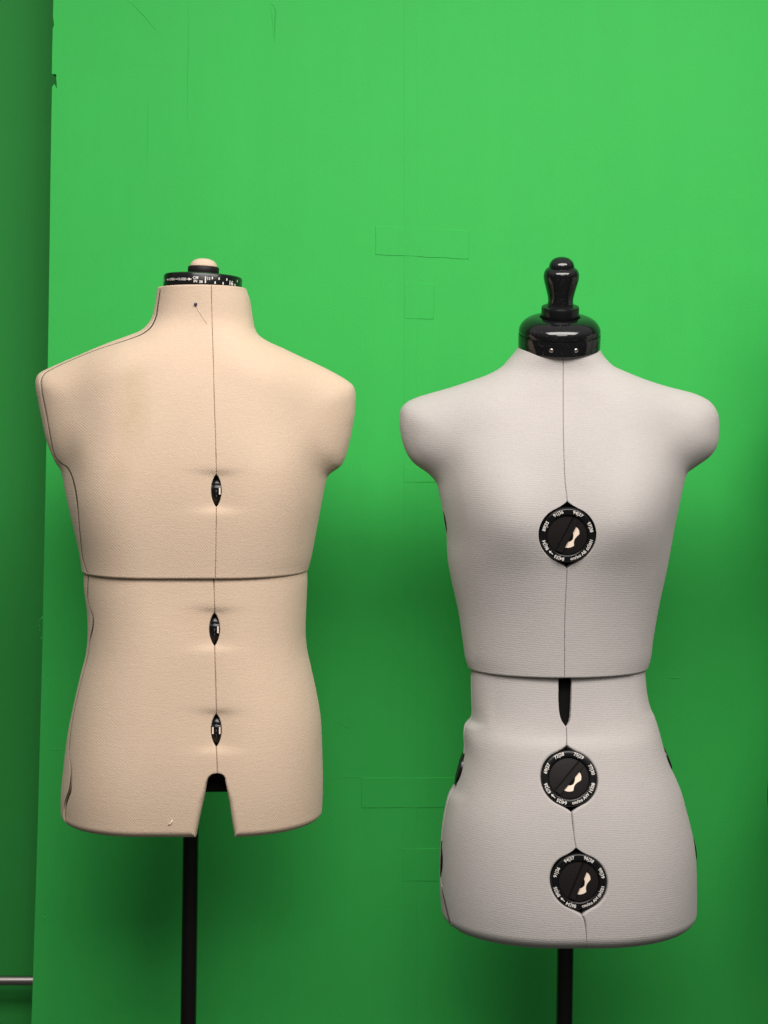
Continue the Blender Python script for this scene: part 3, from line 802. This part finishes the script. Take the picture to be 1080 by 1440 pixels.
# dials
TEXTS = [['84|33', '86|34', '89|35', '91|36', '94|37', '97|38', '100|39', 'cm/ins AB'],
         ['64|25', '67|26', '69|27', '72|28', '75|29', '77|30', '80|31', 'cm/ins AW'],
         ['86|34', '89|35', '91|36', '94|37', '96|38', '99|39', '102|40', 'cm/ins AH']]
def ring_text(s, deg, R0, size, inv=False):
    V, F = text_mesh(s, size, .022)
    out = []
    t0 = math.radians(deg)
    for v in V:
        if inv: r, t = R0 - v.y, t0 + v.x / R0
        else: r, t = R0 + v.y, t0 - v.x / R0
        out.append(Vector((r * math.cos(t), r * math.sin(t), 3.22)) / 1000)
    return out, F
def dial(parent, M, texts, bar_deg, size=1.0, plain=False):
    S = M @ Matrix.Scale(size, 4)
    V, F = lathe([(28.4, -3), (28.4, .5), (28.7, 1.8), (29.6, 2.7), (30.6, 3.05), (36.4, 3.05), (37.4, 2.7), (38.6, 1.2), (39.2, -1.2), (39.2, -8), (36, -9)], 96)
    d = mesh_obj('size_dial', xf(V, S), F, M_black, parent, smooth=True, sharp=55)
    V, F = lathe([(28.3, -6), (28.3, -.6), (27.9, -.15), (27.2, 0), (.2, 0)], 72)
    mesh_obj('dial_face', xf(V, S), F, M_matte, d, smooth=True, sharp=40)
    RB = S @ Matrix.Rotation(math.radians(bar_deg), 4, 'Z')
    # grip bar (along local y), a little proud, dark gap on its left
    V, F = box(-.0036, .0050, -.0262, .0262, -.004, .0027)
    V = [Vector((v.x * (1 if v.z < 0 else .93) + (0 if v.z < 0 else .0001), v.y * (1 if v.z < 0 else .985), v.z)) for v in V]
    mesh_obj('grip_bar', xf(V, RB), F, M_matte, d, smooth=False)
    V, F = box(-.0056, -.0035, -.0268, .0268, -.004, .00012)
    mesh_obj('grip_groove', xf(V, RB), F, M_core, d, smooth=False)
    if plain: return d
    # cream window plate: a waisted crescent
    pts = [(5.5, 15.8), (8.5, 15.2), (11.5, 13.2), (13.9, 9.9), (14.2, 8.2), (13.0, 4.6), (12.2, 1.6), (12.0, -1.4), (12.9, -5), (15.2, -8.8), (15.0, -10.2), (12.6, -13.2), (9.4, -15.8), (5.3, -17.3), (5.3, -8.4), (7.2, -7.2), (8.6, -5.2), (9.3, -2.4), (9.1, .8), (7.9, 3.6), (5.6, 6.4)]
    P = [Vector((x, y_, .35)) / 1000 for x, y_ in pts]
    n = len(P)
    mesh_obj('size_window', xf(P + [p - Vector((0, 0, .0006)) for p in P], RB), [tuple(range(n))] + [(i, (i + 1) % n, n + (i + 1) % n, n + i) for i in range(n)], M_cream, d, smooth=False)
    V, F = lathe([(4.6, -.3), (4.6, .5), (.2, .5)], 24)
    mesh_obj('pivot_stud', xf([v + Vector((.0050, -.0018, 0)) for v in V], RB), F, M_core, d, smooth=True, sharp=40)
    V, F = lathe([(1.5, 1.2), (1.5, 2.1), (.9, 2.4), (.1, 2.4)], 16)
    mesh_obj('dial_screw', xf(V, S), F, M_black, d, smooth=True, sharp=40)
    parts = []
    degs = [250.5, 204, 157, 113.5, 65.5, 20.5, 337]
    for s, dg in zip(texts[:7], degs): parts.append(ring_text(s, dg, 33.6, 6.5 if len(s) < 6 else 6.0))
    parts.append(ring_text(texts[7], 298.5, 33.7, 6.0, True))
    a0 = math.radians(227)
    arr = [(0, 4.2), (-1.9, .8), (-.6, .8), (-.5, -3.6), (.5, -3.6), (.6, .8), (1.9, .8)]
    rot = lambda x, y_: Vector((33.6 * math.cos(a0) + x * math.cos(a0) + y_ * math.sin(a0), 33.6 * math.sin(a0) + x * math.sin(a0) - y_ * math.cos(a0), 3.22)) / 1000
    parts.append(([rot(x, y_) for x, y_ in arr], [(0, 1, 2, 5, 6), (2, 3, 4, 5)]))
    V, F = merge(parts)
    mesh_obj('dial_numbers', xf(V, S), F, M_ink, d, smooth=False)
    return d
def surf_frame(body, px, py, sink):
    X, Y = body.toplane(np.array([px]), np.array([py]))
    X, Y = X[0], Y[0]
    e = 34.0
    f = lambda a, b: float(body.depth(np.array([a]), np.array([b]))[0])
    fx = (f(X + e, Y) - f(X - e, Y)) / (2 * e); fy = (f(X, Y + e) - f(X, Y - e)) / (2 * e)
    base = .25 * (f(X + e, Y) + f(X - e, Y) + f(X, Y + e) + f(X, Y - e))
    nrm = Vector((-fx * .6, -1, fy)).normalized()
    zax = nrm; xax = Vector((0, 0, 1)).cross(zax).normalized(); yax = zax.cross(xax)
    c = Vector(((X - CX) / 1000, -(base - sink) / 1000, (CAMH + HZ - Y) / 1000))
    k = 1 - base / DD
    M = Matrix((xax, yax, zax)).transposed().to_4x4(); M.translation = c
    return M, k
n_d = 0
grey_dials = []
for body, ds in ((gU, dials_u), (gLo, dials_l)):
    for (px, py, bar) in ds:
        M, k = surf_frame(body, px, py, 2.2)
        grey_dials.append(dial(grey, M, TEXTS[n_d], bar, k)); n_d += 1
# dials in the side openings, seen edge on
def side_dial(px, py, body, sgn, size=.62, out=.6, face=-3, yoff=2.0):
    e = 20
    fx = body.xl if sgn < 0 else body.xr
    sl = float(fx(py + e) - fx(py - e)) / (2 * e)           # how the outline runs
    a = math.radians(face)
    nrm = Vector((sgn * math.cos(a), -math.sin(a), 0)); nrm.z = sgn * sl * math.cos(a); nrm.normalize()
    zax = nrm; xax = Vector((0, 0, 1)).cross(zax).normalized(); yax = zax.cross(xax)
    M = Matrix((xax, yax, zax)).transposed().to_4x4()
    M.translation = Vector(((px - CX) / 1000, yoff / 1000, (CAMH + HZ - py) / 1000)) + nrm * (out - 3) / 1000
    dial(grey, M, None, 20, size, True)
side_dial(625.2, 733, gU, -1)
side_dial(644, 1080, gLo, -1)
side_dial(619.5, 1206, gLo, -1, .7)
side_dial(939, 1065, gLo, 1, .5)
side_dial(976.2, 1192, gLo, 1, .5)

# ------------------------------------------------------------------ a third form, standing just past the right edge
def copy_tree(o, parent=None):
    c = o.copy(); COL.objects.link(c)
    if parent is not None: c.parent = parent
    for ch in list(o.children): copy_tree(ch, c)
    return c
third = copy_tree(grey)
third['label'] = 'dress form at the extreme right edge, only a dark rim of it in view'
third.matrix_world = Matrix.Translation(((1090 - CX) / 1000 + .1455, .03, .025)) @ Matrix.Rotation(math.radians(1.2), 4, 'Y') @ Matrix.Rotation(-math.pi / 2, 4, 'Z') @ Matrix.Scale(1.07, 4)
for ch in third.children:
    if ch.name.startswith('size_dial') and abs(sum((v.co.z for v in ch.data.vertices)) / len(ch.data.vertices) - .728) < .03 and abs(sum((v.co.x for v in ch.data.vertices)) / len(ch.data.vertices)) < .08:
        ch.location = ch.location + Vector((0, -.0115, 0))
        for g_ in list(ch.children):
            if g_.name.startswith('dial_numbers'): bpy.data.objects.remove(g_)

# ------------------------------------------------------------------ camera
cam = bpy.data.cameras.new('camera'); co = bpy.data.objects.new('camera', cam); COL.objects.link(co)
co.location = (0, -DD / 1000, CAMH / 1000); co.rotation_euler = (math.pi / 2, 0, 0)
cam.sensor_fit = 'VERTICAL'; cam.sensor_height = 36; cam.sensor_width = 27
cam.lens = 36 * DD / 1440; cam.shift_y = -(720 - HZ) / 1440
cam.clip_end = 50; cam.clip_start = .05
sc.camera = co

# ------------------------------------------------------------------ light: two ceiling panels
def area(name, loc, aim, sx, sy, e, col):
    l = bpy.data.lights.new(name, 'AREA'); l.shape = 'RECTANGLE'; l.size = sx; l.size_y = sy; l.energy = e; l.color = col
    o = bpy.data.objects.new(name, l); COL.objects.link(o); o.location = loc
    d = Vector(aim) - Vector(loc)
    o.rotation_euler = d.to_track_quat('-Z', 'Y').to_euler()
    return o
area('ceiling_light', (.32, -1.42, 2.60), (.28, -.65, 0), 2.4, .7, 52, (1, .96, .915))
area('ceiling_light', (.30, -2.9, 2.75), (.20, -2.2, 0), 1.4, .70, 20, (1, .955, .90))
w = bpy.data.worlds.new('World'); sc.world = w; w.use_nodes = True
nt = w.node_tree; bg = nt.nodes['Background']                       # soft bounce of a lit room: bright above, dim below
tc = nd(nt, 'ShaderNodeTexCoord'); sp = nd(nt, 'ShaderNodeSeparateXYZ'); nt.links.new(tc.outputs['Generated'], sp.inputs[0])
up = nd(nt, 'ShaderNodeMapRange', interpolation_type='SMOOTHSTEP'); nt.links.new(sp.outputs[2], up.inputs[0])
up.inputs[1].default_value = .0; up.inputs[2].default_value = .75; up.inputs[3].default_value = .022; up.inputs[4].default_value = .33
bg.inputs[0].default_value = (1, .96, .925, 1)
nt.links.new(up.outputs[0], bg.inputs[1])

sc.view_settings.view_transform = 'Standard'; sc.view_settings.look = 'None'; sc.view_settings.gamma = 1; sc.view_settings.exposure = .46
sc.view_settings.use_curve_mapping = False
sc.cycles.max_bounces = 8
